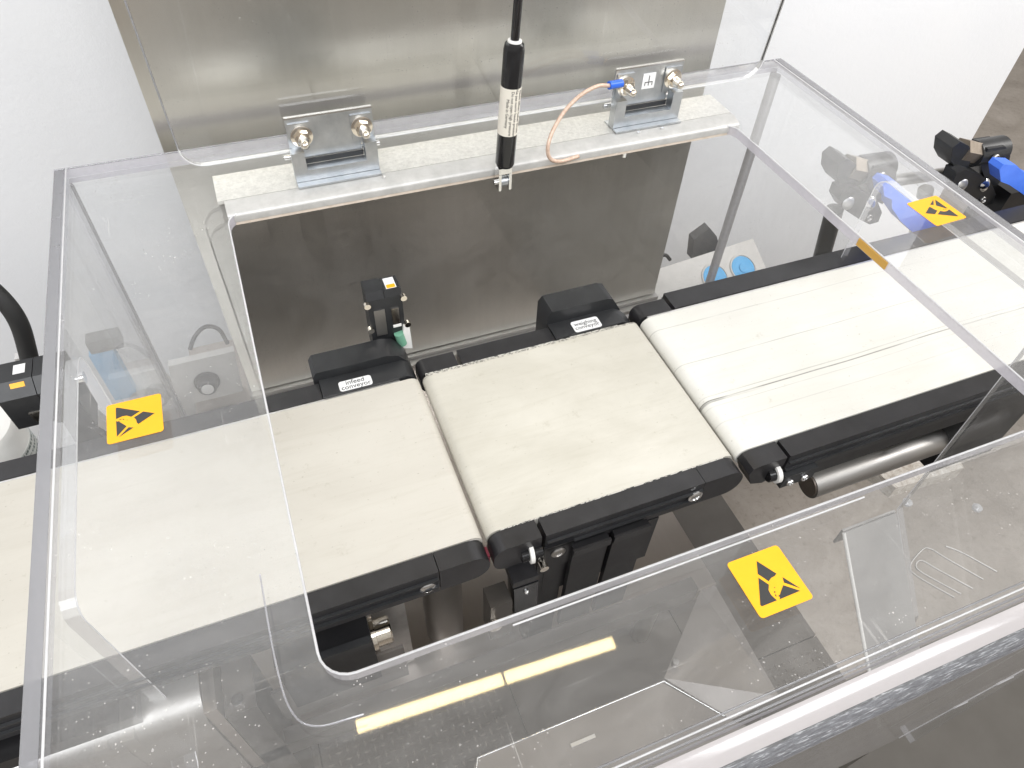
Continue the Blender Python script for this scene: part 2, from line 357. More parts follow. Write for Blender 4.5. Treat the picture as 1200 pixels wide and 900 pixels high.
# ------------------------------------------------------------------ base cabinet under the hood
cab = thing('base_cabinet', 'steel base cabinet below the clear hood, tread plates on its top', 'cabinet', (.2, .5, -.9))
box('cabinet_body', M['plate'], cab, -.40, .66, .06, 1.0, -.895, -.562, .003)
for i, (a, b) in enumerate(((-.40, -.12), (-.118, .165), (.167, .455), (.457, .66))):
    for j, (c, d) in enumerate(((.06, .228), (.23, .60), (.602, 1.0))):
        tread = (i + j) % 2 == (0 if i != 3 else 1)
        p = box('top_plate', M['plate'], cab, a, b, c, d, -.560, -.55, .0012)
        if tread and j < 2:     # raised diamonds
            bm = bmesh.new(); s = .0125; k = 0
            for u in range(int((b - a) / s) - 1):
                for w in range(int((d - c) / s) - 1):
                    x = a + (u + .9) * s; y = c + (w + .9) * s; L, Wd = (.0058, .0021)
                    if (u + w) % 2: L, Wd = Wd, L
                    q = [bm.verts.new(t) for t in ((x - L, y, -.55), (x, y - Wd, -.55), (x + L, y, -.55), (x, y + Wd, -.55))]; t = bm.verts.new((x, y, -.5482))
                    for e in range(4): bm.faces.new([q[e], q[(e + 1) % 4], t])
            f = fin('tread_pattern', bm, M['tread'], p); f['kind'] = 'stuff'

deck = thing('machine_deck', 'brushed steel deck plate lying under the black conveyors', 'deck plate', (.15, .6, -.56))
box('deck_plate', M['deck'], deck, -.17, .418, .275, .92, -.278, -.275, .0008)
box('front_flange', M['deck'], deck, -.17, .418, .272, .2748, -.30, -.275, .0006)
for x in (-.15, .39):
    for y in (.33, .85): cyl('leg', M['steel'], deck, (x, y, -.549), (x, y, -.2785), .013)

# ------------------------------------------------------------------ steel column behind
col = thing('steel_column', 'tall brushed stainless steel column standing behind the hood', 'column', (.26, .86, -.275))
box('front_panel', M['column'], col, -.086, .604, .780, .783, -.26, 1.3, .0012)
box('side_panel', M['column'], col, -.084, -.082, .784, .93, -.26, 1.3, .0005)
box('side_panel', M['column'], col, .600, .602, .784, .93, -.26, 1.3, .0005)
box('base_flange', M['steel'], col, -.09, .608, .772, .94, -.2748, -.262, .001)
box('foot_rail', M['steel'], col, -.10, .62, .760, .7715, -.2748, -.268, .001)

# ------------------------------------------------------------------ things behind: knob box, button box
kb = thing('knob_box', 'pale grey control box with one round black knob', 'control box', (-.145, .85, -.32))
prism('housing', M['grey_box'], kb, [(-.182, -.190), (-.092, -.190), (-.104, -.318), (-.202, -.318)], 1, .80, .812, .003)
lathe('knob', M['black_plastic'], kb, (-.142, .7995, -.235), (0, -1, .15), [(0, .018), (.004, .018), (.006, .0145), (.018, .013), (.020, .011)], 24)
lathe('knob_cap', M['white_plastic'], kb, (-.142, .7785, -.231), (0, -1, .15), [(0, .0085), (.001, .0085), (.0015, .007)], 20)
tag(tube('grey_cable', M['rubber2'], None, [(-.150, .82, -.186), (-.138, .83, -.172), (-.122, .84, -.168), (-.106, .84, -.178), (-.100, .83, -.20)], .003), 'dark cable arching behind the pale knob box', 'cable')
rb = thing('button_box', 'pale grey box with two round blue recessed buttons', 'control box', (.84, .86, -.42))
fr_o = Vector((.772, .83, -.318)); tx = Vector((1, .1, 0)).normalized(); ty = Vector((-.05, .72, .42)).normalized(); tz = tx.cross(ty)
def bbp(u, w, d=0): return fr_o + tx * u + ty * w + tz * d
slab('housing', M['grey_box'], rb, [bbp(-.135, -.11), bbp(.128, -.11), bbp(.128, .055), bbp(-.135, .055)], .05, .003)
for u in (.008, .077):
    b = lathe('button_ring', M['grey_box'], rb, bbp(u, .004, .0003), tz, [(0, .0295), (.002, .0288), (.002, .0265), (.0004, .0265)], 36)
    lathe('button', M['blue2'], rb, bbp(u, .004, .0004), tz, [(0, .0255), (.0012, .025), (.0012, .010), (.003, .009), (.0032, .001)], 36)
box('label_plate', M['white_label'], rb, .79, .815, .874, .878, -.297, -.294, .0005)
lk = thing('rocker_handle', 'dark grey angular handle behind the two blue buttons', 'handle', (.76, .93, -.3))
slab('handle_body', M['rubber2'], lk, [(.768, .90, -.318), (.832, .90, -.310), (.812, .90, -.272), (.790, .90, -.248), (.760, .90, -.268)], .02, .005)
tag(tube('looped_cable', M['rubber'], None, [(.66, .90, -.315), (.675, .90, -.292), (.70, .90, -.29), (.715, .90, -.305)], .0035), 'short dark looped cable beside the button box', 'cable')

# ------------------------------------------------------------------ conveyors
def belt(name, m, parent, x0, x1, r=.011, y0=.2955, y1=.4965, ends=(1, 1)):
    """endless belt: stadium section, rounded at the rollers"""
    pts = []; k = 10
    for i in range(k + 1):
        t = math.pi / 2 - math.pi * i / k; pts.append((x1 - r + r * math.cos(t), -r + r * math.sin(t)))
    for i in range(k + 1):
        t = -math.pi / 2 - math.pi * i / k; pts.append((x0 + r + r * math.cos(t), -r + r * math.sin(t)))
    return prism(name, m, parent, pts, 1, y0, y1, 0, 40)
def stadium(x0, x1, z0, z1, left, right, k=8):
    """side-plate outline; left/right radius fraction 0..1 of half height"""
    h = (z1 - z0) / 2; zc = (z0 + z1) / 2; pts = []
    def end(xc, s, fr):
        rr = h * fr
        o = []
        for i in range(k + 1):
            t = math.pi / 2 - math.pi / 2 * i / k; o.append((xc + s * (rr * math.cos(t) - rr), z1 - rr + rr * math.sin(t)))
        for i in range(k + 1):
            t = -math.pi / 2 * i / k; o.append((xc + s * (rr * math.cos(t) - rr), z0 + rr + rr * math.sin(t)))
        return o
    pts += end(x1, 1, right) if right else [(x1, z1), (x1, z0)]
    L = end(x0, -1, left) if left else [(x0, z1), (x0, z0)]
    return pts + L[::-1]
def screw(name, parent, x, y, z, r=.0055, m=None):
    s = lathe(name, m or M['chrome'], parent, (x, y, z), (0, -1, 0), [(0, r), (.001, r), (.0022, r * .82), (.0026, r * .5), (.0014, r * .45), (.0014, r * .05)], 20)
    return s
def rail(parent, x0, x1, y0, y1, z0, z1, left=0, right=0, name='side_rail', groove=True):
    o = prism(name, M['black_top'], parent, stadium(x0, x1, z0, z1, left, right), 1, y0, y1, .0009)
    if groove: # long T-slot lips on the outside face
        ys = y0 if y0 < .4 else y1; s = -1 if y0 < .4 else 1
        for zz in (z0 + .0125, z0 + .0250):
            a, b = sorted((ys + s * .0002, ys + s * .0030))
            box('slot_lip', M['black_plastic'], parent, x0 + (.014 if left else .001), x1 - (.020 if right else .001), a, b, zz, zz + .0018, .0004)
    return o
# infeed
inf = thing('infeed_conveyor', 'cream belt conveyor at left running in under the clear hood, marked infeed conveyor', 'conveyor', (-.3, .4, -.03))
belt('belt', M['belt_in'], inf, -1.1, .1085)
rail(inf, -1.1, .0615, .2755, .2945, -.0365, -.0006)
rail(inf, .0622, .1085, .2755, .2945, -.0365, -.0006, 0, .95, 'end_cap', False)
box('inner_strip', M['alu'], inf, -1.1, .088, .4975, .4995, -.010, -.0012, .0003)
rail(inf, -1.1, .0075, .500, .522, -.0365, -.0006)
screw('screw', inf, .0505, .2753, -.0225, .0075)
prism('motor_cover', M['black_plastic'], inf, [(.003, -.03), (.003, .006), (.007, .0125), (.082, .0125), (.094, .009), (.103, -.002), (.1075, -.012), (.1075, -.03)], 1, .5245, .552, .0028, 50, seg=3)
prism('cover_ledge', M['black_plastic'], inf, [(.0082, -.03), (.0082, .0015), (.097, .0015), (.104, -.003), (.1078, -.012), (.1078, -.03)], 1, .4998, .5242, .001)
cyl('end_roller', M['alu'], inf, (.0975, .2950, -.011), (.0975, .4975, -.011), .0085)
lp = prism('label_plate', M['white_label'], inf, rrect(.0262, .0605, .4995 + .001, .5142, .003), 2, .0016, .0021, .0001)
text('label_text', 'infeed\nconveyor', M['ink'], lp, .0082, frame((.0434, .5074, .0022), (1, 0, 0), (0, 1, 0)), space=.75)
# weighing
wg = thing('weighing_conveyor', 'short square cream belt conveyor in the middle of the hood, marked weighing conveyor', 'conveyor', (.24, .4, -.03))
belt('belt', M['belt_w'], wg, .1115, .3720)
rail(wg, .1125, .1575, .2755, .2945, -.0365, -.0006, .7, 0, 'end_cap', False)
rail(wg, .1615, .3265, .2755, .2945, -.0365, -.0006)
rail(wg, .3270, .3735, .2755, .2945, -.0365, -.0006, 0, .95, 'end_cap', False)
rail(wg, .1105, .1535, .4985, .520, -.03, -.0006, .6, 0, 'end_cap', False)
rail(wg, .1580, .2680, .4985, .520, -.03, -.0006)
prism('motor_cover', M['black_plastic'], wg, [(.268, -.035), (.268, .012), (.273, .019), (.342, .019), (.350, .016), (.361, -.002), (.366, -.014), (.366, -.035)], 1, .5235, .553, .0028, 50, seg=3)
prism('cover_ledge', M['black_plastic'], wg, [(.2685, -.03), (.2685, .0015), (.352, .0015), (.360, -.003), (.3705, -.014), (.3705, -.03)], 1, .4985, .5232, .001)
m = mat('frayed_braid', (.5, .5, .5), .5); n = N(m); f = n.noise(1, 3, .7, n.coord((170, 420, 1), (0, 0, .6)), 1.5)
n.color(n.ramp(f, [(.44, (.03, .03, .03)), (.52, (.62, .60, .55))])); n.bump(f, .5, .001)
box('frayed_edge', m, wg, .116, .345, .4966, .4983, -.010, -.0004, .0004)
box('frayed_edge', m, wg, .125, .360, .2947, .2954, -.010, -.0002, .0002)
screw('screw', wg, .318, .2738, -.0165, .0078)
for xx in (.262, .272, .285, .289): cyl('pin_head', M['chrome'], wg, (xx, .2756, -.0275), (xx, .2748, -.0275), .0007, 8)
lathe('adjuster_wheel', M['white_plastic'], wg, (.1475, .2750, -.022), (1, -.12, 0), [(-.0022, .0088), (-.0018, .0098), (.0018, .0098), (.0022, .0088)], 26)
cyl('adjuster_pin', M['black_gloss'], wg, (.138, .2750, -.022), (.158, .2740, -.022), .0062)
box('bearing_block', M['black'], wg, .1600, .190, .2725, .2752, -.060, -.020, .001)
screw('flange_screw', wg, .1745, .2722, -.033, .0072, M['steel'])
cyl('brass_stub', M['nickel'], wg, (.1605, .276, -.050), (.1605, .268, -.050), .0045)
lp = prism('label_plate', M['white_label'], wg, rrect(.2935, .3272, .5000, .5172, .003), 2, .0016, .0021, .0001)
text('label_text', 'weighing\nconveyor', M['ink'], lp, .0080, frame((.3102, .5087, .0022), (1, 0, 0), (0, 1, 0)), space=.75)
for x0 in (.1885, .2310):
    box('carrier_plate', M['black'], wg, x0, x0 + .037, .2685, .2740, -.200, -.030, .0012)
    box('carrier_lip', M['black_top'], wg, x0 - .001, x0 + .038, .2655, .2683, -.040, -.030, .0008)
box('load_cell_block', M['black'], wg, .165, .285, .2760, .47, -.120, -.040, .002)
box('support_arm', M['black'], wg, .1570, .1860, .2765, .300, -.26, -.042, .001)
# outfeed
of = thing('outfeed_conveyor', 'long bright cream belt conveyor leaving to the right with dark scuff lines', 'conveyor', (.9, .4, -.03))
belt('belt', M['belt_out'], of, .3760, 2.2)
prism('end_cap', M['black_top'], of, [(.3775, -.010), (.381, -.003), (.388, -.0006), (.4195, -.0006), (.4195, -.030), (.402, -.0365), (.386, -.030)], 1, .2735, .2945, .0012)
rail(of, .4235, 2.2, .2735, .2945, -.0365, -.0006)
box('lower_rail', M['black'], of, .440, 2.2, .2755, .292, -.060, -.0375, .001)
rail(of, .3745, .4185, .500, .521, -.03, -.0006, .7, 0, 'end_cap', False)
rail(of, .4235, 2.2, .501, .529, -.0365, -.0006)
tag(box('smooth_floor_plate', M['dull'], None, .25, 2.2, -1.2, .20, -.899, -.893, .001), 'smooth grey floor plate in front of the machine at lower right', 'floor plate')
box('inner_strip', M['alu'], of, .385, 2.2, .4975, .4998, -.010, -.0012, .0003)
lathe('adjuster_wheel', M['white_plastic'], of, (.4130, .2720, -.023), (1, -.12, 0), [(-.0026, .0088), (-.0022, .0098), (.0022, .0098), (.0026, .0088)], 26)
cyl('adjuster_pin', M['black_gloss'], of, (.403, .2725, -.023), (.414, .2715, -.023), .0068)
box('clamp_bracket', M['black_plastic'], of, .4215, .462, .2655, .2730, -.0455, -.0265, .0012)
for xx in (.431, .449): screw('screw', of, xx, .2652, -.0385, .0045)
box('drive_housing', M['black'], of, .735, .84, .285, .50, -.20, -.0605, .003)
screw('screw', of, .80, .2733, -.028, .006, M['copper'])

tb = thing('cross_tube', 'bare steel round tube below the front of the outfeed conveyor', 'tube', (.63, .31, -.15))
cyl('tube_wall', M['steel'], tb, (.532, .305, -.152), (.748, .305, -.152), .0175, 36)
cyl('tube_bore', M['deck'], tb, (.5312, .305, -.152), (.5335, .305, -.152), .0145, 30)
# under the infeed conveyor
mb = thing('drive_motor', 'black drive motor block under the infeed conveyor end', 'motor', (-.03, .3, -.14))
box('motor_body', M['black'], mb, -.090, -.0065, .268, .34, -.165, -.062, .002)
box('motor_lip', M['black_plastic'], mb, -.088, -.0075, .2605, .2675, -.0660, -.0580, .001)
lathe('shaft_boss', M['nickel'], mb, (-.0062, .288, -.107), (1, 0, 0), [(0, .016), (.004, .016), (.0045, .0135), (.0175, .0135), (.019, .012)], 30)
mp = thing('mounting_plate', 'pale zinc mounting plate beside the black drive motor', 'plate', (.02, .31, -.2))
box('plate_web', M['alu'], mp, -.002, .032, .312, .3155, -.27, -.050, .001)
cyl('bolt_head', M['zinc'], mp, (.010, .3118, -.075), (.010, .3055, -.075), .0075, 6)
cyl('bolt_head', M['zinc'], mp, (.022, .3118, -.072), (.022, .3068, -.072), .006, 6)
po = thing('support_post', 'round grey support post standing on the deck under the infeed belt', 'post', (.075, .335, -.275))
lathe('post_shaft', M['steel'], po, (.077, .338, -.2745), (0, 0, 1), [(0, .022), (.140, .022), (.150, .0225), (.165, .0255), (.235, .0255)], 40)
sb = thing('photo_eye_bracket', 'small black bracket with glossy angled sensor faces between infeed and weighing conveyors', 'sensor bracket', (.13, .28, -.17))
slab('bracket_cap', M['black_top'], sb, [(.128, .2655, -.052), (.1535, .2655, -.052), (.1535, .288, -.052), (.128, .288, -.052)], .010, .001)
slab('face_plate', M['black_gloss'], sb, [(.132, .2645, -.125), (.156, .2645, -.125), (.1535, .2645, -.0635), (.129, .2645, -.0635)], .018, .001)
screw('screw', sb, .1415, .2642, -.075, .0024)
slab('side_block', M['plate'], sb, [(.1065, .263, -.16), (.1285, .263, -.16), (.1275, .263, -.083), (.1055, .263, -.083)], .022, .001)
cyl('stub', M['nickel'], sb, (.1085, .2625, -.115), (.1085, .255, -.115), .0058)
tag(box('sensor_chip', M['red'], None, .1088, .1112, .283, .293, -.032, -.018, .0004), 'tiny dark red sensor in the gap between two conveyor ends', 'sensor')

# ------------------------------------------------------------------ seen through the hood front
tr = thing('reject_tray', 'wide grey steel tray with folded rim below the front of the hood', 'tray', (.2, .15, -.3))
z0 = -.300
slab('tray_floor', M['tray'], tr, [(.020, .060, z0), (.430, .062, z0), (.352, .1330, z0), (.300, .1960, z0), (.068, .1960, z0), (.030, .150, z0)], .003, .001)
tube('tray_rim', M['chrome'], tr, [(.026, .110, z0 + .001), (.068, .1955, z0 + .001), (.303, .1955, z0 + .001), (.350, .136, z0 + .001)], .0013, 8, 1, False)
slab('side_wall', M['tray'], tr, [(.356, .130, -.301), (.412, .128, -.276), (.416, .272, -.276), (.394, .272, -.276), (.306, .199, -.301)], .002, .0005)
box('number_plate', M['alu'], tr, .170, .200, .168, .172, -.2995, -.298, .0005)
cyl('rim_bolt', M['chrome'], tr, (.320, .205, -.286), (.320, .205, -.276), .004, 12)
ch = thing('outfeed_chute', 'sloping bright steel chute plate beneath the outfeed conveyor', 'chute', (.62, .2, -.35))
slab('chute_plate', M['chute'], ch, [(.590, .262, -.232), (.590, .070, -.430), (.676, .070, -.430), (.676, .262, -.232)], .003, .0006)
box('chute_head', M['chute'], ch, .590, .676, .2635, .2665, -.262, -.231, .0006)
tube('chute_edge', M['white_plastic'], ch, [(.589, .2615, -.231), (.589, .070, -.4285)], .0024, 8, 1, False)
gd = thing('loop_lines', 'faint looped lines in the clear hood, drawn as added bent wires', 'looped lines', (.8, .2, -.3))
for P in (((1152, 679), (1110, 655), (1090, 643), (1080, 645), (1066, 664), (1076, 676), (1118, 700)), ((1140, 690), (1100, 668), (1080, 657), (1073, 663), (1082, 672), (1126, 696)), ((1168, 670), (1128, 648), (1108, 640))):
    tube('loop_line', M['steel'], gd, [atz(px, py, -.335) for px, py in P], .0013, 8, 6)  # wires added to draw the faint looped lines in the clear sheet
for p in ((.715, .275, -.25), (.80, .235, -.25)): tag(lathe('clear_bumper', M['aedge_lt'], None, p, (0, 0, 1), [(0, .006), (.004, .0065), (.007, .003)], 16), 'small round clear bumper stud on the hood side' + (', nearer the tube' if p[0] < .75 else ', at the right edge'), 'bumper', 'clear bumper studs')
tag(slab('stone_slab', M['stone'], None, [atz(px, py, -.42) for px, py in ((1050, 572), (1130, 548), (1106, 512), (1080, 500), (1012, 540))], .03, .004), 'small pale rough stone slab glimpsed behind the bare steel tube', 'stone slab')
st = thing('side_fairing', 'rounded steel fairing under the left end of the infeed conveyor', 'fairing', (-.3, .28, -.2))
pts = [(.250, -.215), (.250, -.060)] + [(.250 + .0 + .024 * (1 - math.cos(t)), -.060 + .024 * math.sin(t)) for t in [math.pi / 2 * i / 8 for i in range(1, 9)]] + [(.300, -.036), (.300, -.215)]
pts = [(y - .0, z - .022) for y, z in pts]
prism('fairing_shell', M['steel'], st, pts, 0, -.46, -.150, .0006, 50)
box('fairing_seam', M['deck'], st, -.1495, -.139, .252, .300, -.237, -.062, .002)
bp = thing('leg_bracket', 'dark folded steel bracket with one bolt beside the left fairing', 'bracket', (-.13, .27, -.2))
box('bracket_web', M['plate'], bp, -.1380, -.112, .2515, .300, -.40, -.085, .0012)
cyl('bolt_head', M['chrome'], bp, (-.1265, .262, -.0848), (-.1265, .262, -.0815), .0052, 20)
box('bracket_arm', M['plate'], bp, -.1375, .36, .2515, .268, -.235, -.205, .0012)
tag(box('junction_panel', M['tray'], None, -.107, .02, .275, .2785, -.205, -.13, .001), 'flat grey steel panel behind the dark leg bracket', 'panel')
tag(slab('left_drive_box', M['black'], None, [(-.42, .262, -.045), (-.195, .262, -.045), (-.195, .262, -.22), (-.42, .262, -.22)][::-1], .04, .002), 'black drive box under the infeed conveyor outside the hood', 'drive box')
tag(tube('purple_wire', mat('violet_wire', (.3, .2, .45), .4), None, [(-.235, .258, -.075), (-.225, .255, -.10), (-.235, .255, -.125)], .0025), 'violet wire end beside the black drive box', 'wire')
tag(cyl('left_bolt', M['chrome'], None, (-.27, .2575, -.13), (-.27, .252, -.13), .008, 20), 'round silver bolt head on the black drive box', 'bolt')

# ------------------------------------------------------------------ acrylic hood
H = .155; T = .010; X0, X1, Y0, Y1 = -.186, .688, .036, .745
hood = thing('clear_hood', 'large clear acrylic safety hood over the conveyors, open in the middle', 'safety hood', (.25, .4, -.53))
def two_mat(o, face_axis):
    for p in o.data.polygons:
        p.material_index = 0 if abs(p.normal[face_axis]) > .5 else 1
# top sheet, ring round the rounded opening
yf = .058
inner = rrect(-.0345, .5285, .157, .6180, .018, 6)
outer = []
rect = rrect(X0, X1, yf, Y1, .0001, 6)
outer = rect
bm = bmesh.new(); L = []
for ring in (outer, inner):
    for z in (H, H - T): L.append([bm.verts.new((x, y, z)) for x, y in ring])
k = len(inner)
for i in range(k):
    j = (i + 1) % k
    f = bm.faces.new([L[0][i], L[0][j], L[2][j], L[2][i]]); f = bm.faces.new([L[1][i], L[1][j], L[3][j], L[3][i]])
    bm.faces.new([L[2][i], L[2][j], L[3][j], L[3][i]]); bm.faces.new([L[0][i], L[0][j], L[1][j], L[1][i]])
bmesh.ops.remove_doubles(bm, verts=bm.verts, dist=1e-6)
o = fin('top_sheet', bm, [M['acrylic'], M['aedge']], hood, False, 0)
for p in o.data.polygons: p.material_index = 0 if abs(p.normal[2]) > .5 else 1
# thin polished arris round the opening and on the long outside edges
def rim(name, ring, z, r, m, close=True):
    P = [(x, y, z) for x, y in ring] + ([(ring[0][0], ring[0][1], z)] if close else []); return tube(name, m, hood, P, r, 6, 1, False)
rim('opening_arris', inner, H + .0002, .0008, M['aedge_lt'])
# front bend and front panel
def arc_strip(name, m, a0, a1, kk=8):
    cy, cz, ro = .058, H - .022, .022; ri = ro - T; bm = bmesh.new(); O = []; I = []
    for i in range(kk + 1):
        t = math.radians(a0 + (a1 - a0) * i / kk)
        O.append([bm.verts.new((x, cy - ro * math.sin(t), cz + ro * math.cos(t))) for x in (X0, X1)])
        I.append([bm.verts.new((x, cy - ri * math.sin(t), cz + ri * math.cos(t))) for x in (X0, X1)])
    for i in range(kk):
        bm.faces.new([O[i][0], O[i][1], O[i + 1][1], O[i + 1][0]]); bm.faces.new([I[i][0], I[i + 1][0], I[i + 1][1], I[i][1]])
        for e in (0, 1): bm.faces.new([O[i][e], O[i + 1][e], I[i + 1][e], I[i][e]])
    return fin(name, bm, m, hood, 40)
arc_strip('front_bend', M['bend'], 7, 41)
arc_strip('bend_shoulder', M['acrylic_side'], 0, 7, 3)
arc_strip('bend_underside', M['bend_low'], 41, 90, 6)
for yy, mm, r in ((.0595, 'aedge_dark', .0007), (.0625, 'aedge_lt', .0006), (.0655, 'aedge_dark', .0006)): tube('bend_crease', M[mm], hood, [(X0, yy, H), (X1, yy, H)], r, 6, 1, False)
tube('glue_line', M['aedge_soft'], hood, [(-.058, .235, H), (-.0575, .18, H), (-.054, .150, H), (-.043, .137, H), (-.018, .134, H)], .0006, 6, 8)
def lean(z): return .036 + (.1325 - z) * .0302
def strip(name, m, z0, z1): slab(name, m, hood, [(X1 - .026, lean(z1), z1), (X1, lean(z1), z1), (X1, lean(z0), z0), (X1 - .026, lean(z0), z0)], -.009, .0006)
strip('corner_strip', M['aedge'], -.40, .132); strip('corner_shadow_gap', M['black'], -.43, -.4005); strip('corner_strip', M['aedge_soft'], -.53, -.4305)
for z in (-.19, -.27, -.275, -.37): tube('strip_score', M['aedge_lt'], hood, [(X1 - .026, lean(z) - .0003, z), (X1 - .001, lean(z) - .0003, z - .004)], .0008, 6, 1, False)
tube('corner_seam', M['aedge_lt'], hood, [(X1 - .0262, lean(-.52), -.52), (X1 - .0262, lean(.13), .13)], .0007, 6, 1, False)
o = slab('front_panel', [M['acrylic_side'], M['aedge']], hood, [(X0, .036, H - .0225), (X1 - .0262, .036, H - .0225), (X1 - .0262, .056, -.53), (X0, .056, -.53)], -.008); two_mat(o, 1)
# side panels with conveyor slots
def side(x0, x1, slot_b):
    yb, yfr, zt = .516, .272, .118
    r = .016
    pts = [(Y1, H - T - .0002), (Y1, -.33), (yb, -.33)]
    for cy, a in ((yb - r, 0), (yfr + r, 90)):
        for q in range(5):
            t = math.radians(a + 90 * q / 4); pts.append((cy + r * math.cos(t), zt - r + r * math.sin(t)))
    if slot_b < -.2: pts += [(yfr - .007, slot_b), (yfr - .040, slot_b - .036), (.160, slot_b - .115), (.110, -.53), (.0445, -.53), (.0445, H - T - .0002)]
    else: pts += [(yfr + .003, slot_b + .005), (yfr - .008, slot_b - .022), (yfr - .030, slot_b - .036), (.155, slot_b - .045), (.130, -.53), (.0445, -.53), (.0445, H - T - .0002)]
    o = prism('side_panel', [M['acrylic_side'], M['aedge_soft']], hood, pts, 0, x0, x1, 0, False); two_mat(o, 0)
    P = [(x1 if x0 < 0 else x0, y, z) for y, z in pts[2:-2]]
    tube('slot_arris', M['aedge_lt'], hood, P, .0005, 6, 1, False)
side(X0, X0 + T, -.10); side(X1 - T, X1, -.23)
o = box('rear_panel', [M['acrylic_side'], M['aedge']], hood, X0 + T + .0003, X1 - T - .0003, Y1 - T, Y1, -.33, H - T - .0003, 0, False); two_mat(o, 1)
M['aedge_mid'] = acrylic_edge('acrylic_joint', (.62, .61, .60), .7, .05)
cyl('corner_joint', M['aedge_mid'], hood, (X1 - T - .007, Y1 - T - .008, -.33), (X1 - T - .007, Y1 - T - .008, H - T - .001), .0070, 18)
cyl('corner_joint', M['aedge_dark'], hood, (X0 + T + .002, Y1 - T - .003, -.33), (X0 + T + .002, Y1 - T - .003, H - T - .001), .0018, 12)
# grey strips along the outer edges of the top sheet
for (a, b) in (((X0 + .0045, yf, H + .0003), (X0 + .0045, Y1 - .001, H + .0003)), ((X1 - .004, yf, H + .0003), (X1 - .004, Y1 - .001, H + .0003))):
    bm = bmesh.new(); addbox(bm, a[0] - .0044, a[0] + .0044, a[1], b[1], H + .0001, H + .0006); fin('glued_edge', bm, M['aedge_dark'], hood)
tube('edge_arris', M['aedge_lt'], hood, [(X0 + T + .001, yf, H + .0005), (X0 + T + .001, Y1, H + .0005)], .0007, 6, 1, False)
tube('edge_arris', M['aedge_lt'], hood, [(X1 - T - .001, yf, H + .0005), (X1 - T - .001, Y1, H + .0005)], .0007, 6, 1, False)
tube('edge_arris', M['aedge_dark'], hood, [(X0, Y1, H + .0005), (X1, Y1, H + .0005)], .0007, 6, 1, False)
# pale line inside the front margin
tube('margin_line', M['aedge_lt'], hood, [(.075, .1515, H + .0002), (.333, .1515, H + .0002)], .0006, 6, 1, False)

box('sticker_glint', M['glint'], hood, .5270, .5283, .352, .392, H - .0085, H - .0008, 0)  # sticker's refracted glint in the sheet edge, drawn as a coloured strip
# warning stickers (susceptible-to-static triangle with a reaching hand and a slash)
SYM = [[(.395, .865), (.62, .70), (.585, .655), (.50, .62), (.45, .575), (.31, .615)],
       [(.27, .535), (.385, .515), (.36, .42), (.365, .34), (.425, .235), (.17, .225), (.155, .25)],
       [(.60, .40), (.93, .20), (.53, .22), (.545, .26), (.565, .30)],
       [(.74, .54), (.905, .315), (.66, .49)]]
# symbol in its own upright square: triangle apex up, 0..1
SYM = [[(.50, .86), (.675, .56), (.63, .535), (.55, .525), (.48, .49), (.385, .66)],
       [(.355, .60), (.445, .44), (.385, .36), (.375, .28), (.41, .17), (.13, .17), (.115, .195)],
       [(.555, .27), (.66, .35), (.86, .175), (.465, .17), (.49, .20), (.475, .225), (.515, .235)],
       [(.735, .47), (.885, .215), (.70, .385)]]
SYM += [[(.455, .285), (.475, .295), (.470, .315), (.450, .305)], [(.435, .235), (.447, .225), (.452, .262), (.438, .262)], [(.50, .36), (.512, .36), (.512, .372), (.50, .372)]]
def sticker(cx, cy, s, up, skew=0, label=None):
    up = Vector((up[0], up[1], 0)).normalized(); rt = Vector((up.y, -up.x, 0)); o0 = Vector((cx, cy, H))
    def pt(u, w, z): p = o0 + rt * ((u - .5) * s) + up * ((w - .5) * s); return (p.x, p.y, z)
    bm = bmesh.new()
    base = [pt(u, w, 0)[:2] for u, w in rrect(0, 1, 0, 1, .06, 4)]
    st = prism('warning_sticker', M['yellow'], hood, base, 2, H + .0003, H + .0006, 0, False, label)
    for pl in SYM:
        b = [pt(u, w, 0)[:2] for u, w in pl]
        prism('symbol_mark', M['sinkm'], st, b, 2, H + .0006, H + .0008, 0, False)
sticker(.2350, .1225, .0385, (.0, 1), label='yellow warning sticker on the front margin of the hood')
sticker(-.1235, .3870, .0370, (1, .0), label='yellow warning sticker on the left margin of the hood')
sticker(.6330, .4030, .0410, (-1, -.04), label='yellow warning sticker on the right margin of the hood')

# ------------------------------------------------------------------ hinge bar, lid, hinges
bar = thing('hinge_bar', 'long dull aluminium hinge bar along the rear of the hood opening', 'bar', (.25, .65, H))
box('bar_flange', M['foil'], bar, -.040, .5365, .6340, .6800, H + .0008, H + .0045, .0006)
pts = [(.6335, H + .0045)] + [(.6335 - .0205 * math.sin(t), H + .0045 - .0065 * (1 - math.cos(t))) for t in [math.pi / 2 * i / 6 for i in range(1, 7)]] + [(.613, H - .0075), (.6165, H - .0075), (.6165, H + .0008), (.6335, H + .0008)]
M['nose'] = worn('dull_nose', (.44, .435, .42), (.56, .55, .535), .42, .4, 60, bump=.1)
prism('bar_nose', M['nose'], bar, pts, 0, -.034, .5365, 0, 50)
M['beige'] = worn('beige_tape', (.52, .44, .36), (.66, .58, .50), .5, 0, 90)
box('under_strip', M['beige'], bar, -.032, .534, .6135, .6165, H - .0108, H - .0078, .0004)
for xx in (.12, .41, .44): cyl('rivet', M['chrome'], bar, (xx, .6255, H + .003), (xx, .6255, H + .0058), .002, 12)
cyl('lower_screw', M['chrome'], bar, (.395, .624, H - .021), (.395, .624, H - .0085), .003, 12)

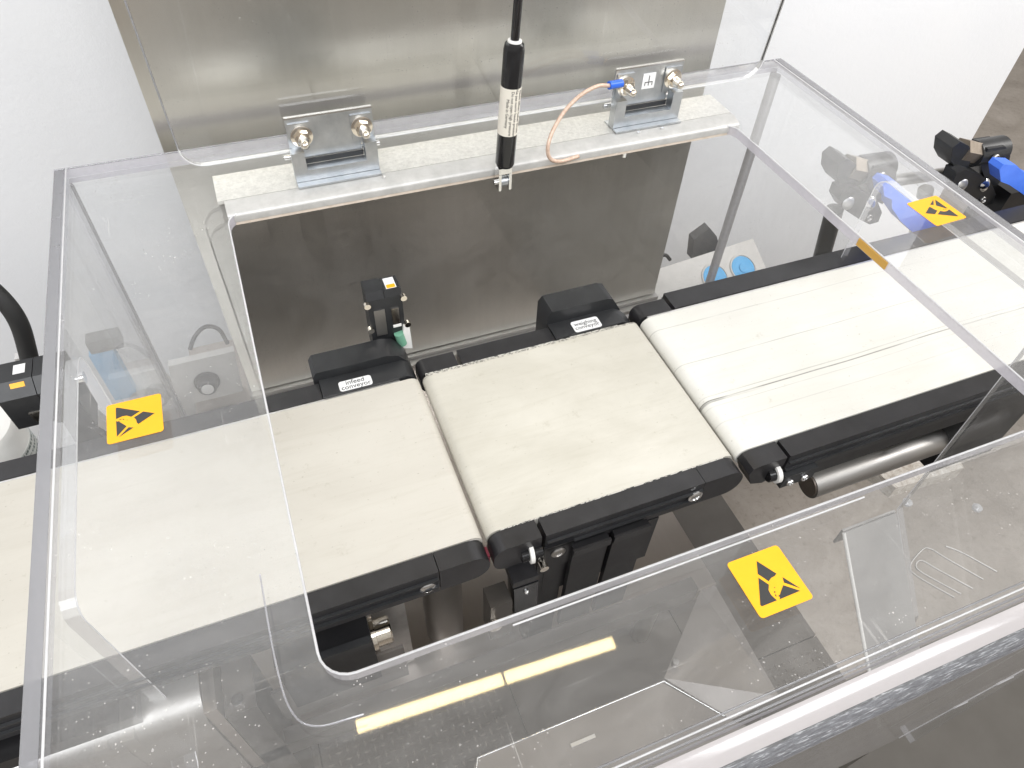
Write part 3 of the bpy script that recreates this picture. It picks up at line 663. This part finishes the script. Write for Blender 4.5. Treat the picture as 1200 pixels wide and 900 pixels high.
lid = thing('hinged_lid', 'clear acrylic lid standing open above the hood opening', 'lid', (.26, .665, .18))
def lidpt(x, h, d=0): return (x, .6655 - .0759 * h + d, .180 + .997 * h)
ring = rrect(-.0605, .588, 0, .62, .02, 6)
bm = bmesh.new(); A = [bm.verts.new(lidpt(x, h)) for x, h in ring]; B = [bm.verts.new(lidpt(x, h, .006)) for x, h in ring]
bm.faces.new(A); bm.faces.new(B[::-1])
for i in range(len(ring)): bm.faces.new([A[i], B[i], B[(i + 1) % len(ring)], A[(i + 1) % len(ring)]])
o = fin('lid_sheet', bm, [M['acrylic_lid'], M['aedge_lt']], lid)
for p in o.data.polygons: p.material_index = 0 if abs(p.normal[1]) > .6 else 1
o2 = [lidpt(x, h, -.0003) for x, h in ring if h < .3]
o2 = [lidpt(-.0605, .6)] + [lidpt(x, h) for x, h in ring[7:21]] + [lidpt(x, h) for x, h in ring[21:28]] + [lidpt(.588, .6)]
tube('edge_arris', M['aedge_lt'], lid, [p for p in o2 if p[2] < .2005], .0007, 6, 1, False)
tube('side_edge', M['rubber'], lid, [lidpt(.5883, .02, .003), lidpt(.5883, .61, .003)], .0012, 6, 1, False)
tube('side_edge', M['aedge_dark'], lid, [lidpt(-.0608, .02, .003), lidpt(-.0608, .61, .003)], .0009, 6, 1, False)

def nut(parent, x, y, z):
    w = lathe('washer', M['nickel'], parent, (x, y, z), (0, -1, 0), [(0, .0105), (.0016, .0105), (.0018, .0100)], 28)
    cyl('hex_nut', M['nickel'], parent, (x, y - .0018, z), (x, y - .0075, z), .0078, 6, bevel=.0004)
    lathe('dome_cap', M['nickel'], parent, (x, y - .0076, z), (0, -1, 0), [(0, .0054), (.004, .0052), (.007, .0042), (.0088, .0045), (.0115, .0038), (.0135, .0015), (.0138, .0002)], 22)
def make_hinge(label):
    h = thing('lid_hinge', label, 'hinge', (.078, .66, .155), 'zinc lid hinges')
    # fixed leaf: U-shaped block on the bar
    x0, x1 = .0365, .1195
    prism('fixed_leaf', M['zinc'], h, [(x0, .1605), (x1, .1605), (x1, .1925), (x1 - .012, .1925), (x1 - .012, .1735), (x0 + .0125, .1735), (x0 + .0125, .1925), (x0, .1925)], 1, .6385, .6500, .0008)
    box('foot_leaf', M['zinc'], h, x0, x1, .6385, .6600, .1600, .1603, 0)
    box('foot_leaf_lip', M['zinc'], h, x0, x1, .6300, .6380, .1600, .1618, .0006)
    # moving leaf: plate bolted on the lid and its rolled tongue
    box('moving_leaf', M['zinc'], h, x0 + .001, x1 + .001, .6505, .6530, .1885, .2210, .0008)
    box('leaf_top_edge', M['chrome'], h, x0 + .001, x1 + .001, .6500, .6535, .2212, .2228, .0004)
    box('tongue', M['zinc'], h, x0 + .0135, x1 - .013, .6520, .6560, .1790, .1883, .001)
    box('slot_shade', M['black_plastic'], h, x0 + .0127, x1 - .0122, .6502, .6515, .1737, .1788, 0)  # dark strip added for the shaded gap in the hinge slot
    box('pad', M['zinc'], h, x0 + .003, x0 + .023, .6490, .6503, .1900, .2170, .0004)
    box('pad', M['zinc'], h, x1 - .021, x1 - .001, .6490, .6503, .1900, .2170, .0004)
    cyl('hinge_pin', M['chrome'], h, (x0 - .006, .656, .1805), (x1 + .006, .656, .1805), .0028, 14)
    nut(h, .0505, .6488, .2040); nut(h, .1085, .6488, .2045)
    return h
h1 = make_hinge('zinc lid hinge at left with two bolts and no wire')
h2 = copy_tree(h1); h2.location.x += .3475
h2['label'] = 'zinc lid hinge at right with the grounding wire on its bolt'
gl = prism('ground_label', M['white_label'], h2, [(.4185, .1965), (.4345, .1965), (.4345, .2135), (.4185, .2135)], 1, .6500, .6504, 0, False) if False else None
bm = bmesh.new(); addbox(bm, .4190, .4345, .6497, .6503, .1965, .2135)
gl = fin('ground_label', bm, M['white_label'], h2)
bm = bmesh.new()
for b in ((.4264, .4271, .2045, .2110), (.4220, .4315, .2035, .2042), (.4220, .4226, .2000, .2034), (.4264, .4271, .2000, .2034), (.4309, .4315, .2000, .2034)): addbox(bm, b[0], b[1], .6493, .64965, b[2], b[3])
fin('ground_symbol', bm, M['ink'], gl)

# gas spring
gs = thing('gas_spring', 'black gas spring with printed label standing over the opening rear edge', 'gas spring', (.239, .600, .150))
a = Vector((.2402, .600, .166)); b = Vector((.2462, .600, .288)); d = (b - a).normalized()
lathe('cylinder', M['black_gloss'], gs, a, d, [(0, .0085), (.003, .0098), (.116, .0098), (.121, .0088), (.1225, .007)], 40)
lathe('seal_ring', M['white_plastic'], gs, a + d * .1226, d, [(0, .0066), (.0015, .0064), (.0018, .005)], 30)
cyl('piston_rod', M['rod'], gs, a + d * .1245, a + d * .40, .0040, 20)
lathe('label_band', M['white_label'], gs, a + d * .036, d, [(0, .00985), (0.0001, .0100), (.047, .0100), (.0471, .00985)], 40).data.materials[0] = mat('label_cream', (.72, .68, .60), .4)
band = [q for q in gs.children if q.name.startswith('label_band')][0]
# lettering runs down the cylinder, wrapped in strips round it
lines = ['Nicht \u00f6ffnen, hoher Druck', 'Do not open high pressure', 'Made in Germany', 'Ne pas ouvrir', 'haute pression']
lines = ['Nicht \u00f6ffnen hoher Druck', 'Ne pas ouvrir haute pression', 'Do not open high pressure', 'Made in Germany']
for i, s in enumerate(lines):
    th = math.radians(38 - i * 24); side_v = Vector((math.sin(th), -math.cos(th), 0)); up = -d
    rdir = side_v.cross(up) * -1
    t = text('label_text', s, M['ink'], band, .0040, frame(a + d * .0595 + side_v * .01008, -d, Vector((math.cos(th), math.sin(th), 0))))
    
pc = Vector((.2392, .600, .1655))
box('clevis_bridge', M['chrome'], gs, pc.x - .0070, pc.x + .0070, .594, .606, .1590, .1655, .001)
for s in (-1, 1): box('clevis_cheek', M['chrome'], gs, *sorted((pc.x + s * .0070, pc.x + s * .0042)), .594, .606, .140, .1588, .001)
cyl('clevis_pin', M['chrome'], gs, (pc.x - .0105, .600, .1475), (pc.x + .0085, .600, .1475), .0028, 14)
cyl('clevis_eye', M['zinc'], gs, (pc.x - .0038, .600, .1475), (pc.x + .0038, .600, .1475), .0055, 20)
box('anchor_tab', M['zinc'], gs, pc.x - .0036, pc.x + .0036, .6055, .6128, .1430, .1520, .0008)

# grounding wire
gw = thing('grounding_wire', 'copper coloured grounding wire with blue crimp curving from the right hinge', 'wire', (.35, .64, .155))
tube('wire', M['copper'], gw, [(.371, .636, .2140)] + [tuple(at(*p)) for p in ((700, 101, .632), (680, 112, .628), (662, 130, .622), (648, 153, .614), (642, 173, .607), (645, 186, .606), (657, 189, .607), (678, 183, .610))], .0021, 12, 8)
cyl('crimp_sleeve', M['crimp'], gw, (.3700, .6362, .2142), (.3865, .6390, .2130), .0042, 18)
box('ring_tongue', M['nickel'], gw, .386, .394, .6385, .6400, .2085, .2155, .0005)

# ------------------------------------------------------------------ photo sensor behind the infeed conveyor
def photo_sensor(label):
    s = thing('photo_sensor', label, 'sensor', (.095, .57, 0))
    box('housing', M['black_plastic'], s, .0745, .1115, .556, .580, -.012, .0640, .0015)
    prism('housing_top', M['black_plastic'], s, [(.556, .0642), (.580, .0642), (.580, .073), (.560, .073)], 0, .0745, .0930, .0006)
    prism('lens_head', M['black_plastic'], s, [(.556, .0642), (.580, .0642), (.580, .0715), (.558, .0715)], 0, .0934, .1115, .0006)
    slab('top_sticker', M['white_label'], s, [(.097, .561, .0718), (.108, .561, .0718), (.108, .578, .0718), (.097, .578, .0718)], .0002)
    slab('yellow_patch', M['yellow'], s, [(.098, .5615, .0721), (.107, .5615, .0721), (.107, .567, .0721), (.098, .567, .0721)], .0002)
    box('front_label', M['steel'], s, .0800, .0915, .5550, .5558, .014, .050, .0003)
    box('lens_window', M['nickel'], s, .0985, .1065, .5550, .5558, .026, .048, .0003)
    box('lens_foot', M['white_plastic'], s, .0985, .1075, .5545, .5558, .0215, .0245, .0003)
    for x, z in ((.0740, .0610), (.1125, .0620), (.0740, .0265), (.1140, .0235)):
        cyl('screw_head', M['nickel'], s, (x, .5565, z), (x, .5515, z), .0034, 16)
    return s
photo_sensor('black photo sensor with silver screws behind the infeed conveyor end')
tg = thing('sensor_plug', 'green and pale grey cable plug below the photo sensor', 'plug', (.11, .56, -.01))
cyl('plug_sleeve', M['green'], tg, (.103, .5535, .013), (.106, .5535, -.004), .0052, 18)
slab('plug_shell', M['white_plastic'], tg, [(.105, .552, -.010), (.1165, .552, -.014), (.1155, .552, .022), (.109, .552, .022)], .006, .001)

# ------------------------------------------------------------------ left end: sensor, cable, motor can
ls = thing('edge_sensor', 'black boxy sensor with grey indicator outside the left side of the hood', 'sensor', (-.25, .57, .03))
ls_shift = True
prism('housing', M['black_plastic'], ls, [(.550, .030), (.588, .030), (.588, .085), (.562, .085), (.550, .073)], 0, -.2425, -.2150, .0015)
prism('indicator_head', M['black_plastic'], ls, [(.550, .034), (.588, .034), (.588, .085), (.562, .085), (.550, .073)], 0, -.275, -.2432, .0012)
slab('grey_dial', M['white_label'], ls, [(-.259, .570, .0855), (-.249, .570, .0855), (-.249, .582, .0855), (-.259, .582, .0855)], .0004, .0001)
slab('yellow_patch', M['yellow'], ls, [(-.262, .5568, .0802), (-.250, .5568, .0802), (-.250, .5600, .0836), (-.262, .5600, .0836)], .0004)
slab('front_window', M['nickel'], ls, [(-.2570, .5493, .037), (-.2450, .5493, .037), (-.2470, .5493, .052), (-.2590, .5493, .052)], .0006)
prism('bracket_wedge', M['black'], ls, [(-.2425, .0300), (-.2150, .0300), (-.2150, .008), (-.2240, .014)], 1, .552, .586, .001)
cyl('knurled_screw', M['chrome'], ls, (-.2145, .566, .066), (-.205, .566, .066), .006, 18)
cyl('cable_gland', M['nickel'], ls, (-.258, .560, .029), (-.258, .560, .020), .004, 12)
tag(tube('thick_cable', M['rubber'], None, [(-.285, .66, .125), (-.262, .65, .105), (-.252, .64, .07), (-.262, .64, .02), (-.285, .64, -.06)], .0085, 14), 'thick black cable behind the left edge sensor', 'cable')
cn = thing('motor_can', 'round off-white motor can with a printed data label', 'motor', (-.335, .615, -.15))
lathe('can_body', M['white_plastic'], cn, (-.350, .62, -.17), (0, 0, 1), [(0, .048), (.118, .048), (.124, .044), (.126, .036)], 48)
cyl('data_label', M['mlabel'], cn, (-.350, .62, -.112), (-.350, .62, -.078), .0484, 48)
ls.location.z -= .026; ls.location.x += .004
# pieces faintly visible through the left panel
lc = thing('left_clamp', 'faded blue lever with grey clamp behind the left hood panel', 'clamp', (-.24, .8, -.2))
box('lever', M['blue2'], lc, -.266, -.236, .80, .815, -.232, -.140, .006)
box('clamp_head', M['rubber2'], lc, -.262, -.222, .80, .82, -.138, -.118, .006)
lathe('clamp_drum', M['white_plastic'], lc, (-.225, .80, -.252), (0, 1, 0), [(0, .030), (.04, .030)], 30)
gr = thing('guide_bracket', 'pale curved guide bracket on a grey arm beyond the left hood panel', 'bracket', (-.29, .7, -.15)); GX = .052
prism('arm', M['alu'], gr, [(-.285, .0), (-.270, .0), (-.235, -.150), (-.250, -.150)], 1, .66, .67, .001)
prism('guide_plate', M['white_plastic'], gr, [(-.272, -.085), (-.262, -.070), (-.252, -.078), (-.246, -.130), (-.275, -.130)], 1, .64, .645, .001)
prism('cross_plate', M['black_plastic'], gr, [(-.285, -.115), (-.262, -.104), (-.236, -.100), (-.200, -.104), (-.200, -.150), (-.300, -.150)], 1, .60, .612, .001)
prism('wedge', M['black'], gr, [(-.2950, -.010), (-.288, -.012), (-.245, -.118), (-.285, -.115), (-.297, -.07)], 1, .575, .585, .001)

for q in gr.children:
    if q.name.startswith(('wedge', 'cross_plate')): q.location.x += .05
# ------------------------------------------------------------------ clamps at the right
def make_clamp(label, dx, dy, y, up):
    c = at(1140 + dx, 195 + dy, y); k = thing('guide_clamp', label, 'clamp', c, 'black guide clamps with blue levers')
    def A(px, py, d=0): q = at(px + dx, py + dy, y); q.y += d; return q
    P = [A(*p) for p in ((1109, 168), (1118, 161), (1128, 166), (1133, 176), (1128, 190), (1112, 192), (1107, 182))]
    slab('turn_knob', M['black_plastic'], k, [p + Vector((0, -.012, 0)) for p in P][::-1], .034, .006)
    cyl('hex_collar', M['bronze'], k, A(1125, 175), A(1141, 178), .0165, 6, bevel=.001)
    cyl('pivot_block', M['black_plastic'], k, A(1139, 180), A(1172, 174), .0190, 28, bevel=.006)
    P = [A(*p) for p in ((1139, 186), (1148, 168), (1168, 165), (1174, 176), (1170, 198), (1158, 212), (1146, 206))]
    slab('cheek', M['black_plastic'], k, [p + Vector((0, -.016, 0)) for p in P][::-1], .03, .005)
    lathe('socket_screw', M['steel'], k, A(1152, 177, -.0215), (0, -1, .3), [(0, .0065), (.003, .0065), (.004, .005), (.002, .0035), (.002, .0005)], 20)
    P = [A(*p) for p in ((1102, 202), (1106, 191), (1116, 188), (1134, 194), (1147, 205), (1152, 217), (1148, 228), (1138, 231), (1126, 225), (1108, 213))]
    slab('link_plate', M['black_plastic'], k, [p + Vector((0, -.026, 0)) for p in P][::-1], .022, .006)
    for px, py, r, mm in ((1112, 205, .0095, 'alu'), (1138, 206, .0095, 'chrome')): lathe('steel_disc', M[mm], k, A(px, py, -.0265), (0, -1, .35), [(0, r), (.001, r), (.003, r * .75), (.0035, r * .3)], 24)
    lathe('socket_screw', M['steel'], k, A(1136, 223, -.0265), (0, -1, .3), [(0, .005), (.002, .005), (.003, .004), (.001, .0025), (.001, .0005)], 18)
    slab('lever', M['blue'], k, [at(px, py, y - .050) for px, py in up], .020, .005)
    return k
M['bronze'] = worn('bronze_nut', (.30, .25, .20), (.42, .36, .30), .35, .8, 80)
make_clamp('black guide clamp with blue lever standing outside the hood at the right edge', 0, 0, .62,
    [(1158, 190), (1163, 184), (1178, 185), (1186, 193), (1204, 202), (1222, 214), (1240, 234), (1236, 244), (1214, 238), (1196, 226), (1182, 216), (1170, 208), (1160, 204)])
make_clamp('black guide clamp with blue lever seen through the right hood panel', -133, 20, .61,
    [(1022, 208), (1028, 202), (1041, 206), (1052, 218), (1068, 232), (1096, 256), (1114, 282), (1086, 282), (1064, 268), (1044, 250), (1033, 234), (1033, 224), (1024, 220)])
q = at(1045, 212, .64); q2 = at(1108, 203, .64)
tag(cyl('clamp_rod', M['steel'], None, q, q2, .009, 20), 'horizontal steel rod joining the two guide clamps', 'rod')
a, b = at(978, 245, .60), at(955, 330, .60)
tag(cyl('clamp_post', M['black'], None, a, b, .012, 20), 'dark post under the guide clamp behind the hood panel', 'post', None)
a, b = at(1085, 222, .62), at(1068, 300, .62)
tag(cyl('steel_post', M['steel'], None, a, b, .011, 20), 'bright steel post under the rod between the clamps', 'post', None)
tag(box('rail_bracket', M['black'], None, 1.06, 1.12, .58, .63, -.10, -.025, .003), 'black rail bracket beside the outermost conveyor rail at right', 'bracket')
